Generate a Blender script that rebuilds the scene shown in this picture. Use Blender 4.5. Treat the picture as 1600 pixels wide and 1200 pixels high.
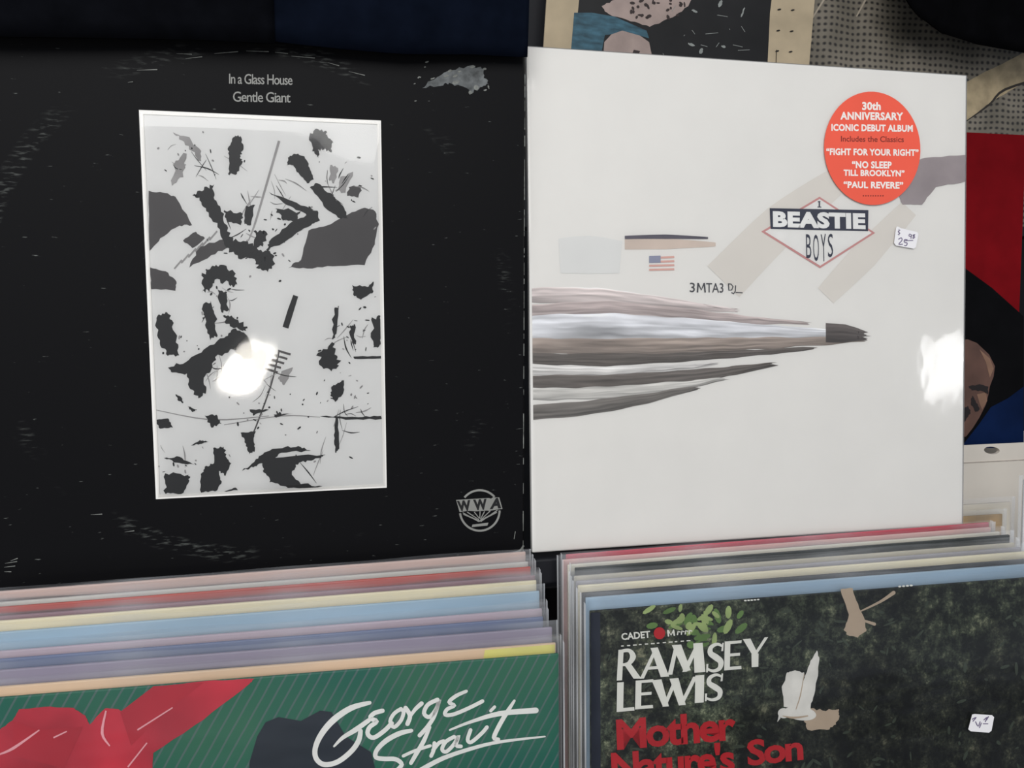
import bpy, math, random
from mathutils import Matrix, Vector, noise
for o in list(bpy.data.objects): bpy.data.objects.remove(o)
scene = bpy.context.scene
COL = scene.collection
R = math.radians
BZ = 1.08                       # height of the foot of the two displayed sleeves above the ground

# ------------------------------------------------------------------ camera
FPX = 1350.0
CAM = Vector((-.1306, -.5102, .1606 + BZ))
YAW, PIT = R(13.10), R(5.855)
cd = bpy.data.cameras.new('camera'); cam = bpy.data.objects.new('camera', cd); COL.objects.link(cam)
cd.sensor_width = 36; cd.lens = FPX / 1600 * 36; cd.clip_start = .01
cam.location = CAM; cam.rotation_euler = (R(90) - PIT, 0, -YAW)
scene.camera = cam

# ------------------------------------------------------------------ world, lights, exposure
w = bpy.data.worlds.new('world'); scene.world = w; w.use_nodes = True
w.node_tree.nodes['Background'].inputs[0].default_value = (.80, .88, 1, 1)
w.node_tree.nodes['Background'].inputs[1].default_value = .36
def area(name, loc, target, size, power, color=(1, 1, 1), sy=None):
    l = bpy.data.lights.new(name, 'AREA'); l.energy = power; l.color = color
    l.shape = 'RECTANGLE' if sy else 'DISK'; l.size = size
    if sy: l.size_y = sy
    o = bpy.data.objects.new(name, l); COL.objects.link(o)
    loc = Vector(loc) + Vector((0, 0, BZ)); target = Vector(target) + Vector((0, 0, BZ))
    o.location = loc; o.rotation_euler = (target - loc).to_track_quat('-Z', 'Y').to_euler()
    return o
area('open_stall_front_daylight', (-.42, -1.95, 1.22), (.05, 0, .1), 1.9, 40, (1, .985, .96), 1.3)
area('side_daylight', (-1.25, -.75, .25), (0, 0, .1), .35, 5, (1, 1, 1), 1.2)
area('lamp_behind_viewer', (-.215, -.92, .035), (-.16, 0, .11), .075, .45, (1, .95, .86))
area('bright_window', (1.585, -1.535, .15), (.3, 0, .11), .17, 1.8, (1, 1, 1), .18)
vs = scene.view_settings
vs.view_transform = 'Standard'; vs.look = 'None'; vs.exposure = 0.0; vs.gamma = 1.0; vs.use_curve_mapping = False

# ------------------------------------------------------------------ materials
def lin(c):
    return tuple((v / 255 / 12.92 if v / 255 <= .04045 else ((v / 255 + .055) / 1.055) ** 2.4) for v in c) + (1,)
MATS = {}
def paper(name, rgb, rough=.5, var=.06, scale=60, spec=.4, bump=.0, stretch=(1, 1, 1), coat=0):
    if name in MATS: return MATS[name]
    m = bpy.data.materials.new(name); m.use_nodes = True; nt = m.node_tree; N = nt.nodes; L = nt.links
    b = N['Principled BSDF']; b.inputs['Roughness'].default_value = rough; b.inputs['Specular IOR Level'].default_value = spec
    b.inputs['Coat Weight'].default_value = coat; b.inputs['Coat Roughness'].default_value = .12
    tc = N.new('ShaderNodeTexCoord'); mp = N.new('ShaderNodeMapping'); mp.inputs['Scale'].default_value = stretch
    n = N.new('ShaderNodeTexNoise'); n.inputs['Scale'].default_value = scale; n.inputs['Detail'].default_value = 6
    L.new(tc.outputs['Object'], mp.inputs[0]); L.new(mp.outputs[0], n.inputs['Vector'])
    rp = N.new('ShaderNodeValToRGB'); c = lin(rgb)
    rp.color_ramp.elements[0].position = .3; rp.color_ramp.elements[1].position = .7
    rp.color_ramp.elements[0].color = tuple(x * (1 - var) for x in c[:3]) + (1,)
    rp.color_ramp.elements[1].color = tuple(min(1, x * (1 + var)) for x in c[:3]) + (1,)
    L.new(n.outputs[0], rp.inputs[0]); L.new(rp.outputs[0], b.inputs['Base Color'])
    if bump:
        bp = N.new('ShaderNodeBump'); bp.inputs['Strength'].default_value = bump; bp.inputs['Distance'].default_value = .001
        L.new(n.outputs[0], bp.inputs['Height']); L.new(bp.outputs[0], b.inputs['Normal'])
    MATS[name] = m; return m
def plastic(name, haze=.1, rough=.12, scale=14, bump=.35, stretch=(1, 1, 1), tint=(205, 212, 224), gloss=1.0):
    m = bpy.data.materials.new(name); m.use_nodes = True; nt = m.node_tree; N = nt.nodes; L = nt.links
    N.remove(N['Principled BSDF']); out = N['Material Output']
    tr = N.new('ShaderNodeBsdfTransparent'); gl = N.new('ShaderNodeBsdfGlossy'); df = N.new('ShaderNodeBsdfDiffuse')
    gl.inputs['Roughness'].default_value = rough; df.inputs[0].default_value = lin(tint)
    tc = N.new('ShaderNodeTexCoord'); mp = N.new('ShaderNodeMapping'); mp.inputs['Scale'].default_value = stretch
    n = N.new('ShaderNodeTexNoise'); n.inputs['Scale'].default_value = scale; n.inputs['Detail'].default_value = 3
    L.new(tc.outputs['Object'], mp.inputs[0]); L.new(mp.outputs[0], n.inputs['Vector'])
    bp = N.new('ShaderNodeBump'); bp.inputs['Strength'].default_value = bump; bp.inputs['Distance'].default_value = .004
    L.new(n.outputs[0], bp.inputs['Height']); L.new(bp.outputs[0], gl.inputs['Normal'])
    mr = N.new('ShaderNodeMapRange'); mr.inputs[1].default_value = .35; mr.inputs[2].default_value = .7
    mr.inputs[3].default_value = haze * .4; mr.inputs[4].default_value = haze * 1.7
    L.new(n.outputs[0], mr.inputs[0])
    m1 = N.new('ShaderNodeMixShader'); L.new(mr.outputs[0], m1.inputs[0]); L.new(tr.outputs[0], m1.inputs[1]); L.new(df.outputs[0], m1.inputs[2])
    fr = N.new('ShaderNodeFresnel'); fr.inputs[0].default_value = 1.45
    mu = N.new('ShaderNodeMath'); mu.operation = 'MULTIPLY'; mu.inputs[1].default_value = gloss; L.new(fr.outputs[0], mu.inputs[0])
    m2 = N.new('ShaderNodeMixShader'); L.new(mu.outputs[0], m2.inputs[0]); L.new(m1.outputs[0], m2.inputs[1]); L.new(gl.outputs[0], m2.inputs[2])
    L.new(m2.outputs[0], out.inputs[0])
    return m
def vcol_mat(name, rough=.5):
    m = bpy.data.materials.new(name); m.use_nodes = True; nt = m.node_tree; N = nt.nodes; L = nt.links
    a = N.new('ShaderNodeVertexColor'); a.layer_name = 'print'
    b = N['Principled BSDF']; b.inputs['Roughness'].default_value = rough; b.inputs['Specular IOR Level'].default_value = .3
    L.new(a.outputs[0], b.inputs['Base Color']); return m
CLEAR = plastic('clear_plastic', .08, tint=(232, 235, 240))
SEAM = plastic('plastic_seam', .42, .2, tint=(235, 238, 242))
CLEAR_FRONT = plastic('clear_plastic_wrinkled', .012, .10, 9, .4, (1, 1, 2.2), gloss=.7)
WRAP = plastic('shrink_wrap', .015, .07, 30, .16, (1, 1, .5), (235, 235, 235), .75)
FILM = plastic('window_film', .004, .05, 12, .10, (1, 1, 1), (235, 235, 235), 1.0)

# ------------------------------------------------------------------ helpers
def link(name, verts, faces, mat, parent=None, smooth=False):
    me = bpy.data.meshes.new(name); me.from_pydata(verts, [], faces); me.update()
    if mat: me.materials.append(mat)
    if smooth:
        for p in me.polygons: p.use_smooth = True
    o = bpy.data.objects.new(name, me); COL.objects.link(o)
    if parent: o.parent = parent
    return o
def tag(o, label, cat=None, group=None, kind=None):
    o['label'] = label
    if cat: o['category'] = cat
    if group: o['group'] = group
    if kind: o['kind'] = kind
    return o
def empty(name, M):
    o = bpy.data.objects.new(name, None); COL.objects.link(o); o.empty_display_size = .05; o.matrix_world = M; return o
def frame(pos, yaw=0, lean=0, roll=0):
    return Matrix.Translation(Vector(pos) + Vector((0, 0, BZ))) @ Matrix.Rotation(R(yaw), 4, 'Z') @ Matrix.Rotation(R(-lean), 4, 'X') @ Matrix.Rotation(R(roll), 4, 'Y')
CR = Vector((math.cos(YAW), -math.sin(YAW), 0))
CF = Vector((math.sin(YAW) * math.cos(PIT), math.cos(YAW) * math.cos(PIT), -math.sin(PIT)))
CU = CR.cross(CF)
class Plane:
    """measures where a mark of the photograph lies on a cover: gives its place in the cover's own x, z metres"""
    def __init__(s, M):
        s.I = M.inverted(); s.o = s.I @ CAM; s.I3 = s.I.to_3x3()
    def __call__(s, p):
        d = s.I3 @ (CF + CR * ((p[0] - 800) / FPX) - CU * ((p[1] - 600) / FPX))
        t = -s.o.y / d.y; q = s.o + d * t
        return (q.x, q.z)
def box_mesh(x0, x1, y0, y1, z0, z1, bev=0.0):
    import bmesh
    bm = bmesh.new(); bmesh.ops.create_cube(bm, size=1)
    for v in bm.verts: v.co = Vector(((x0 + x1) / 2 + v.co.x * (x1 - x0), (y0 + y1) / 2 + v.co.y * (y1 - y0), (z0 + z1) / 2 + v.co.z * (z1 - z0)))
    if bev: bmesh.ops.bevel(bm, geom=bm.edges[:], offset=bev, segments=2, affect='EDGES', profile=.6)
    me = bpy.data.meshes.new('box'); bm.to_mesh(me); bm.free(); return me
def box(name, dims, mat, parent=None, bev=0.0):
    me = box_mesh(*dims, bev); me.materials.append(mat)
    o = bpy.data.objects.new(name, me); COL.objects.link(o)
    if parent: o.parent = parent
    return o
LAY = .00014
SPECKLE = ('dark_spots', 'pale_flecks', 'green_leaves', 'pale_leaves', 'faint_leaves', 'black_ink', 'light_grey_ink', 'dark_grey_ink', 'edge_wear', 'edge_marks', 'small_print', 'pale_threads', 'fine_print')   # printed marks too small to pick apart
class Ink:
    """collects flat print shapes of one colour on a cover, y = -layer"""
    def __init__(s, pl, layer): s.v = []; s.f = []; s.n = 0; s.pl = pl; s.y = -.0002 - LAY * layer
    def poly2(s, pts):
        i = len(s.v); s.n += 1; y = s.y - 4e-6 * (s.n % 24); s.v += [(a, y, b) for a, b in pts]; s.f.append(list(range(i, i + len(pts))))
    def poly(s, pts): s.poly2([s.pl(p) for p in pts])
    def strip(s, pts, ws, smooth=0, cap=True):
        """brush stroke: points and widths in photograph pixels"""
        if not isinstance(ws, (list, tuple)): ws = [ws] * len(pts)
        P = [Vector(p) for p in pts]
        if smooth and len(P) > 2:
            Q, Wd = [], []
            for k in range(len(P) - 1):
                p0, p1, p2, p3 = P[max(k - 1, 0)], P[k], P[k + 1], P[min(k + 2, len(P) - 1)]
                for j in range(smooth):
                    t = j / smooth
                    Q.append(.5 * ((2 * p1) + (p2 - p0) * t + (2 * p0 - 5 * p1 + 4 * p2 - p3) * t * t + (3 * p1 - p0 - 3 * p2 + p3) * t ** 3))
                    Wd.append(ws[k] + (ws[k + 1] - ws[k]) * t)
            Q.append(P[-1]); Wd.append(ws[-1]); P, ws = Q, Wd
        n = len(P); i = len(s.v); s.n += 1; y = s.y - 4e-6 * (s.n % 24)
        for k in range(n):
            d = (P[min(k + 1, n - 1)] - P[max(k - 1, 0)]); d = d.normalized() if d.length else Vector((1, 0))
            nn = Vector((-d.y, d.x)) * ws[k] / 2
            for q in (P[k] + nn, P[k] - nn):
                a, b = s.pl(q); s.v.append((a, y, b))
        for k in range(n - 1): s.f.append([i + 2 * k, i + 2 * k + 1, i + 2 * k + 3, i + 2 * k + 2])
        if cap:
            for q, r in ((P[0], ws[0] / 2), (P[-1], ws[-1] / 2)):
                s.poly([(q.x + r * math.cos(t * math.pi / 5), q.y + r * math.sin(t * math.pi / 5)) for t in range(10)])
    def blob(s, pts, jag=3.0, seed=0, sub=5):
        """polygon with a ragged inked edge"""
        rnd = random.Random(seed); out = []
        n = len(pts)
        for k in range(n):
            a, b = Vector(pts[k]), Vector(pts[(k + 1) % n]); d = b - a
            nn = Vector((-d.y, d.x)).normalized() if d.length else Vector((0, 0))
            for j in range(sub):
                t = j / sub; amp = jag * (0.35 if j == 0 else 1) * rnd.uniform(-1, 1)
                out.append(a + d * t + nn * amp)
        s.poly(out)
    def text(s, body, bl, br, tl, bold=0.0, shear=0.0, space=1.0):
        """built-in lettering fitted to a parallelogram given in photograph pixels"""
        c = bpy.data.curves.new('t', 'FONT'); c.body = body; c.offset = bold; c.shear = shear; c.space_character = space
        c.resolution_u = 3
        o = bpy.data.objects.new('t', c); COL.objects.link(o)
        dg = bpy.context.evaluated_depsgraph_get(); dg.update()
        me = bpy.data.meshes.new_from_object(o.evaluated_get(dg))
        xs = [v.co.x for v in me.vertices]; ys = [v.co.y for v in me.vertices]
        x0, x1, y0, y1 = min(xs), max(xs), min(ys), max(ys)
        B, X, Y = Vector(bl), Vector(br) - Vector(bl), Vector(tl) - Vector(bl)
        i = len(s.v)
        for v in me.vertices:
            q = B + X * ((v.co.x - x0) / (x1 - x0)) + Y * ((v.co.y - y0) / (y1 - y0))
            a, b = s.pl(q); s.v.append((a, s.y, b))
        s.f += [[i + k for k in p.vertices] for p in me.polygons]
        bpy.data.objects.remove(o); bpy.data.curves.remove(c); bpy.data.meshes.remove(me)
    def build(s, name, mat, parent, label=None):
        o = link(name, s.v, s.f, mat, parent)
        if name in SPECKLE: o['kind'] = 'stuff'
        if label: o['label'] = label
        return o
def ellipse(c, a, b, rot=0, n=40):
    cr, sr = math.cos(rot), math.sin(rot)
    return [(c[0] + a * math.cos(t) * cr - b * math.sin(t) * sr, c[1] + a * math.cos(t) * sr + b * math.sin(t) * cr) for t in [k * 2 * math.pi / n for k in range(n)]]
S = .315                        # a twelve inch record sleeve

# ------------------------------------------------------------------ setting
DARK = paper('dark_backdrop_cloth', (17, 18, 22), .9, .3, 20)
wb = box('wall_back', (-3.2, 3.8, 1.25, 1.29, 0, 2.6), DARK); wb['kind'] = 'structure'
fl = box('floor', (-3.2, 3.8, -2.4, 1.29, -.05, 0), paper('grey_floor', (86, 84, 80), .8, .2, 8)); fl['kind'] = 'structure'
tb = empty('trestle_table', Matrix.Translation((.1, .1, 0)))
tag(tb, 'dark trestle table under the record crates', 'table')
TW = paper('dark_table_wood', (58, 46, 38), .6, .3, 12, stretch=(1, 14, 14))
box('table_top', (-.75, .95, -.38, .62, .66, .69), TW, tb, .003)
for x in (-.7, .86):
    for y in (-.34, .56): box('leg', (x, x + .05, y, y + .05, 0, .66), TW, tb, .003)

# ------------------------------------------------------------------ crates
CRM = paper('black_crate_plastic', (20, 20, 24), .55, .15, 30)
def crate(x0, x1, label):
    c = empty('record_crate', Matrix.Translation((0, 0, .69))); tag(c, label, 'crate', 'record crates')
    y0, y1 = -.13, .075
    box('base', (x0, x1, y0, y1, 0, .008), CRM, c)
    v = [(x0 + .004, y0 + .004, .008), (x1 - .004, y0 + .004, .008), (x1 - .004, y1 - .004, .008), (x0 + .004, y1 - .004, .008),
         (x0 + .004, y0 + .004, .014), (x1 - .004, y0 + .004, .014), (x1 - .004, y1 - .004, .066), (x0 + .004, y1 - .004, .066)]
    link('sloping_floor', v, [(0, 3, 2, 1), (4, 5, 6, 7), (0, 1, 5, 4), (1, 2, 6, 5), (2, 3, 7, 6), (3, 0, 4, 7)], CRM, c)
    for a, b in ((x0, x0 + .004), (x1 - .004, x1)): box('side_wall', (a, b, y0, y1, .008, .24), CRM, c, .001)
    box('front_wall', (x0, x1, y0 - .004, y0, 0, .16), CRM, c, .001)
    box('back_wall', (x0, x1, y1, y1 + .004, 0, .34), CRM, c, .001)
crate(-.345, .0085, 'black open record crate holding the left row of records')
crate(.010, .410, 'black open record crate holding the right row of records')

# ------------------------------------------------------------------ records in clear plastic
def cover_mesh(mat, th=.0020, spine_left=True):
    me = box_mesh(0, S, 0, th, 0, S, .0007); me.materials.append(mat)
    for p in me.polygons: p.use_smooth = False
    return me
def plastic_mesh(seed, flap=.005, mat=CLEAR, th=.0020):
    rnd = random.Random(seed); V = []; F = []
    x0, x1, zt = -.003, S + .003, S + flap
    nx, nz = 24, 8
    ph = rnd.uniform(0, 9)
    def sheet(yb, sgn):
        i = len(V)
        for b in range(nz + 1):
            t = b / nz
            for a in range(nx + 1):
                u = a / nx; x = x0 + (x1 - x0) * u
                z = -.002 + (zt + .002) * (1 - (1 - t) ** 2)
                y = yb
                if z > S - .004:
                    y += sgn * .0008 * noise.noise((u * 7 + ph, sgn * 3, seed)) + .0003 * sgn
                    z += .0018 * noise.noise((u * 4 + ph, 5 + sgn, seed))
                V.append((x, y, z))
        for b in range(nz):
            for a in range(nx):
                k = i + b * (nx + 1) + a; F.append((k, k + 1, k + nx + 2, k + nx + 1))
        return i
    fi = sheet(-.0012 if mat is CLEAR_FRONT else -.0005, -1); bi = sheet(th + .0003, 1)
    for col in (0, nx):          # sealed side edges
        for b in range(nz):
            k0, k1 = fi + b * (nx + 1) + col, fi + (b + 1) * (nx + 1) + col
            q0, q1 = bi + b * (nx + 1) + col, bi + (b + 1) * (nx + 1) + col
            F.append((k0, k1, q1, q0))
    nside = 2 * nz
    me = bpy.data.meshes.new('plastic'); me.from_pydata(V, [], F); me.update(); me.materials.append(mat); me.materials.append(SEAM)
    for p in me.polygons[len(F) - nside:]: p.material_index = 1
    for p in me.polygons: p.use_smooth = True
    return me
def record(label, top, yaw, lean, mat, seed, right=False, flap=.005, group=None, pmat=CLEAR, edge=None):
    """top: upper front corner of the cover, left one or (right=True) right one"""
    M = frame(top, yaw, lean) @ Matrix.Translation((-S if right else 0, 0, -S))
    e = empty('record_in_plastic', M); tag(e, label, 'record', group)
    c = bpy.data.objects.new('cover', cover_mesh(mat)); COL.objects.link(c); c.parent = e
    p = bpy.data.objects.new('plastic_sleeve', plastic_mesh(seed, flap, pmat)); COL.objects.link(p); p.parent = e
    if edge:                     # coloured band printed along the upper edge of the cover
        link('printed_band', [(.001, -.0003, S - .022), (S - .001, -.0003, S - .022), (S - .001, -.0003, S - .001), (.001, -.0003, S - .001)], [(0, 1, 2, 3)], edge, c)
    return e, c, M, Plane(M)
def pm(name, rgb, var=.12): return paper(name, tuple(min(240, v * 1.09) for v in rgb), .45, var, 9, stretch=(1, 1, 6))
GL, GR = 'records in the left crate', 'records in the right crate'
LEAN = 2.2
left = [  # colour, label, upper right corner, yaw
 ('pinkish_grey', (196, 172, 164), 'pinkish grey record at the very back of the left row, under the black sleeve', (-.0050, -.008, .0039), 1.27),
 ('light_grey', (200, 198, 192), 'light grey record second from the back of the left row', (-.0047, -.0132, -.0009), 0.91),
 ('brick_red', (176, 66, 52), 'brick red record near the back of the left row', (-.0045, -.0184, -.0024), 0.54),
 ('mauve', (142, 104, 116), 'mauve record just in front of the brick red one', (-.0030, -.0236, -.0062), 0.18),
 ('cream', (216, 208, 180), 'cream record between the mauve and the light blue ones', (-.0036, -.0288, -.0075), -0.19),
 ('light_blue', (148, 172, 190), 'light blue record in the middle of the left row', (-.0031, -.0340, -.0123), -0.55),
 ('pale_rose', (178, 160, 172), 'pale rose grey record in front of the light blue one', (-.0029, -.0392, -.0212), -0.91),
 ('slate_blue', (98, 110, 142), 'slate blue record fourth from the front of the left row', (-.0036, -.0444, -.0241), -1.28),
 ('mauve_grey', (140, 132, 150), 'mauve grey record third from the front of the left row', (.0003, -.0496, -.0286), -1.64),
 ('apricot_cream', (226, 192, 160), 'apricot cream record with a yellow end, right behind the green cover', (.0011, -.0548, -.0359), -2.01),
]
for k, (n, rgb, lab, top, yaw) in enumerate(left):
    e, c, M, pl = record(lab, top, yaw, LEAN, pm(n, rgb), 10 + k, True, .0012 if k == 0 else .0042, GL)
    if n == 'apricot_cream':
        x0 = S - .047
        o = link('yellow_band', [(x0, -.0003, S - .03), (S - .0008, -.0003, S - .03), (S - .0008, -.0003, S - .0006), (x0 + .006, -.0003, S - .0006)], [(0, 1, 2, 3)], pm('pale_yellow', (222, 214, 120)), c)
        o['label'] = 'pale yellow end of the band'
rightrow = [
 ('crimson', (186, 40, 66), 'crimson record at the back of the right row, under the white sleeve', (.0210, -.008, .0001), 1.1),
 ('rose_grey', (206, 168, 164), 'rose grey record right in front of the crimson one', (.0173, -.0125, -.0016), .84),
 ('off_white', (214, 210, 196), 'off white record third from the back of the right row', (.0193, -.017, -.0034), .58),
 ('bottle_green', (24, 32, 30), 'very dark green record between off white and stone grey ones', (.0226, -.0215, -.0042), .39),
 ('stone', (190, 184, 168), 'stone coloured record right in front of the very dark green one', (.0207, -.026, -.0079), .01),
 ('cool_grey', (158, 156, 162), 'cool grey record in the middle of the right row', (.0205, -.0305, -.0094), -.21),
 ('ivory', (214, 208, 186), 'ivory record fourth from the front of the right row', (.0203, -.035, -.0106), -.41),
 ('ink_black', (12, 12, 18), 'ink black record third from the front of the right row', (.0213, -.0395, -.0136), -.72),
 ('sky_blue', (146, 168, 186), 'sky blue record right behind the dark foliage cover', (.0222, -.044, -.0150), -.93),
]
for k, (n, rgb, lab, top, yaw) in enumerate(rightrow):
    record(lab, top, yaw, LEAN, pm(n, rgb), 40 + k, False, .001 if k == 0 else .0032, GR)
# two records behind the white sleeve, seen past its right edge
record('greyish white record behind the white sleeve, above the tan one', (.0850, .0470, .0000), 0, LEAN, pm('greyish_white', (196, 190, 178)), 61, False, .004, GR)
record('worn tan record peeping out behind the lower right of the white sleeve', (.0694, .0380, -.0065), 0, LEAN, paper('worn_tan', (158, 132, 92), .7, .5, 40), 62, False, .004, GR)

# ------------------------------------------------------------------ green front record of the left row
m = bpy.data.materials.new('green_diagonal_lines'); m.use_nodes = True; nt = m.node_tree; N = nt.nodes; L = nt.links
b = N['Principled BSDF']; b.inputs['Roughness'].default_value = .5; b.inputs['Specular IOR Level'].default_value = .3
tc = N.new('ShaderNodeTexCoord'); mp = N.new('ShaderNodeMapping'); mp.inputs['Rotation'].default_value = (0, R(-30), 0)
wv = N.new('ShaderNodeTexWave'); wv.wave_type = 'BANDS'; wv.bands_direction = 'X'; wv.inputs['Scale'].default_value = 58; wv.inputs['Distortion'].default_value = .4
L.new(tc.outputs['Object'], mp.inputs[0]); L.new(mp.outputs[0], wv.inputs['Vector'])
rp = N.new('ShaderNodeValToRGB'); rp.color_ramp.elements[0].position = .86; rp.color_ramp.elements[1].position = .97
rp.color_ramp.elements[0].color = (0, 0, 0, 1); rp.color_ramp.elements[1].color = (.55, .55, .55, 1); L.new(wv.outputs[1], rp.inputs[0])
n1 = N.new('ShaderNodeTexNoise'); n1.inputs['Scale'].default_value = 9; n1.inputs['Detail'].default_value = 3; L.new(tc.outputs['Object'], n1.inputs['Vector'])
r1 = N.new('ShaderNodeValToRGB'); r1.color_ramp.elements[0].position = .35; r1.color_ramp.elements[1].position = .72
r1.color_ramp.elements[0].color = lin((6, 92, 82)); r1.color_ramp.elements[1].color = lin((52, 108, 82)); L.new(n1.outputs[0], r1.inputs[0])
mx = N.new('ShaderNodeMix'); mx.data_type = 'RGBA'; L.new(rp.outputs[0], mx.inputs[0]); L.new(r1.outputs[0], mx.inputs[6]); mx.inputs[7].default_value = lin((104, 110, 116))
L.new(mx.outputs[2], b.inputs['Base Color']); GREEN = m
e, c, M, pl = record('green record cover with white brush script, front of the left row', (.0012, -.060, -.0400), -2.36, 2.6, GREEN, 30, True, .0065, GL, CLEAR_FRONT)
ink = Ink(pl, 0)       # plain red drapery shapes and a dark rounded shape in place of the printed picture
ink.blob([(-40, 1165), (0, 1140), (20, 1125), (30, 1108), (70, 1104), (115, 1106), (134, 1118), (140, 1132), (165, 1106), (185, 1108), (192, 1112), (240, 1072), (318, 1064), (398, 1060), (390, 1068), (318, 1124), (240, 1176), (236, 1260), (-40, 1260)], .8, 3)
ink.build('red_shapes', paper('red_print', (188, 48, 64), .5, .4, 16), c, 'flat red shapes printed on green')
ink = Ink(pl, 1)
DR = paper('dark_red_print', (170, 40, 54), .5, .15, 12)
ink.poly([(188, 1112), (240, 1072), (318, 1066), (250, 1120), (205, 1165)]); ink.build('dark_red_shape', DR, c); ink = Ink(pl, 1); ink.poly([(20, 1126), (60, 1140), (130, 1135), (100, 1200), (20, 1180)])
ink.build('dark_red_shape', DR, c)
for a in (((0, 1178), (22, 1168), (62, 1140)), ((84, 1152), (105, 1142)), ((166, 1110), (160, 1145), (172, 1165)), ((200, 1198), (230, 1160)), ((215, 1140), (270, 1105))):
    ink = Ink(pl, 2); ink.strip(a, [2.5] + [4.5] * (len(a) - 2) + [2], 4, False)
    ink.build('pink_streak', paper('pink_fold_sheen', (226, 160, 168), .5, .1, 20), c)  # pale folds and the sheen on plastic creases, painted in pink
ink = Ink(pl, 1)
ink.poly([(386, 1260), (390, 1190), (402, 1150), (415, 1128), (435, 1120), (470, 1126), (500, 1110), (518, 1112), (540, 1150), (580, 1175), (600, 1260)])
ink.build('dark_shape', paper('dark_print', (34, 42, 52), .5, .2, 12), c, 'dark rounded shape printed on green')
ink = Ink(pl, 2)
def g(*pts): return [(420 + x / 3.3333, 840 + y / 3.3333) for x, y in pts]
ink.strip(g((525, 858), (430, 885), (340, 945), (275, 1020), (242, 1095), (248, 1150), (290, 1180), (360, 1165), (430, 1110), (468, 1055), (478, 1005)), [6, 9, 10, 9, 8, 8, 8, 8, 8, 8, 7], 4)
ink.strip(g((340, 1085), (385, 1040), (450, 1000), (520, 950)), [3, 6, 8, 7], 4)
ink.strip(g((592, 900), (550, 912), (528, 938), (562, 955), (525, 985), (515, 1020), (545, 1040), (600, 1005), (640, 965)), 7, 4)
ink.strip(g((688, 890), (652, 915), (632, 955), (652, 985), (688, 950), (702, 905), (686, 892)), 6, 4)
ink.strip(g((712, 885), (735, 925), (722, 968)), 7, 4); ink.strip(g((730, 940), (760, 895), (795, 862)), [4, 6, 7], 4)
ink.strip(g((878, 842), (828, 868), (808, 912), (836, 932), (872, 890), (888, 840), (862, 925), (828, 980), (785, 1028)), 6.5, 4)
ink.strip(g((1028, 798), (975, 822), (938, 855), (968, 872), (928, 892), (918, 920), (962, 918), (1040, 886), (1112, 850)), [5, 6, 6, 5, 6, 6, 6, 6, 6], 4)
WL = paper('white_print', (232, 232, 228), .5)
ink.build('script_lettering', WL, c, 'white brush script lettering'); ink = Ink(pl, 2)
ink.strip(g((742, 1003), (680, 1018), (610, 1056), (562, 1105), (558, 1142), (602, 1150), (660, 1152), (692, 1180), (660, 1215)), [6, 8, 8, 7, 7, 7, 7, 7, 6], 4)
ink.strip(g((838, 985), (805, 1060), (770, 1120), (740, 1172)), [5, 7, 7, 6], 4); ink.strip(g((700, 1135), (760, 1108), (840, 1082)), 5, 4)
ink.strip(g((862, 1068), (858, 1105), (845, 1135)), 6, 4); ink.strip(g((855, 1105), (885, 1068), (910, 1058)), 6, 4)
ink.strip(g((965, 1035), (922, 1060), (902, 1100), (925, 1112), (965, 1072), (988, 1030), (975, 1078), (1000, 1085)), 6, 4)
ink.strip(g((1050, 1000), (1035, 1050), (1055, 1062), (1110, 1015), (1135, 985)), 6, 4); ink.strip(g((1155, 900), (1175, 880)), 5)
ink.strip(g((1278, 848), (1235, 915), (1195, 985), (1172, 1040), (1196, 1048)), [4, 7, 7, 7, 5], 4)
ink.strip(g((942, 1000), (1050, 958), (1200, 915), (1390, 898)), [3, 5, 8, 9], 4)
ink.strip(g((780, 1215), (900, 1150), (1050, 1098), (1200, 1062), (1437, 1034)), [8, 7, 6, 5, 2.5], 4)
ink.build('script_lettering', paper('white_print', (232, 232, 228), .5, .03, 30), c, 'white brush script lettering')

# ------------------------------------------------------------------ dark foliage front record of the right row
m = bpy.data.materials.new('dark_foliage_print'); m.use_nodes = True; nt = m.node_tree; N = nt.nodes; L = nt.links
b = N['Principled BSDF']; b.inputs['Roughness'].default_value = .5; b.inputs['Specular IOR Level'].default_value = .3
tc = N.new('ShaderNodeTexCoord')
def nz(sc, det, ro=.6):
    n = N.new('ShaderNodeTexNoise'); n.inputs['Scale'].default_value = sc; n.inputs['Detail'].default_value = det; n.inputs['Roughness'].default_value = ro
    L.new(tc.outputs['Object'], n.inputs['Vector']); return n.outputs[0]
def ramp(inp, stops):
    r = N.new('ShaderNodeValToRGB'); el = r.color_ramp.elements
    while len(el) < len(stops): el.new(.5)
    for q, (p, cc) in zip(el, stops): q.position = p; q.color = lin(cc)
    L.new(inp, r.inputs[0]); return r.outputs[0]
a1 = ramp(nz(75, 8, .82), [(.34, (2, 3, 3)), (.47, (20, 24, 20)), (.56, (62, 68, 56)), (.68, (150, 152, 128))])
a2 = ramp(nz(9, 4), [(.36, (50, 46, 46)), (.5, (150, 142, 132)), (.60, (250, 255, 240))])
mx = N.new('ShaderNodeMix'); mx.data_type = 'RGBA'; mx.blend_type = 'MULTIPLY'; mx.inputs[0].default_value = 1
L.new(a1, mx.inputs[6]); L.new(a2, mx.inputs[7])
mx2 = N.new('ShaderNodeMix'); mx2.data_type = 'RGBA'; mx2.inputs[0].default_value = .3
L.new(mx.outputs[2], mx2.inputs[6]); L.new(a1, mx2.inputs[7])
sx = N.new('ShaderNodeSeparateXYZ'); L.new(tc.outputs['Object'], sx.inputs[0])       # the printed wood is paler on its left
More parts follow.
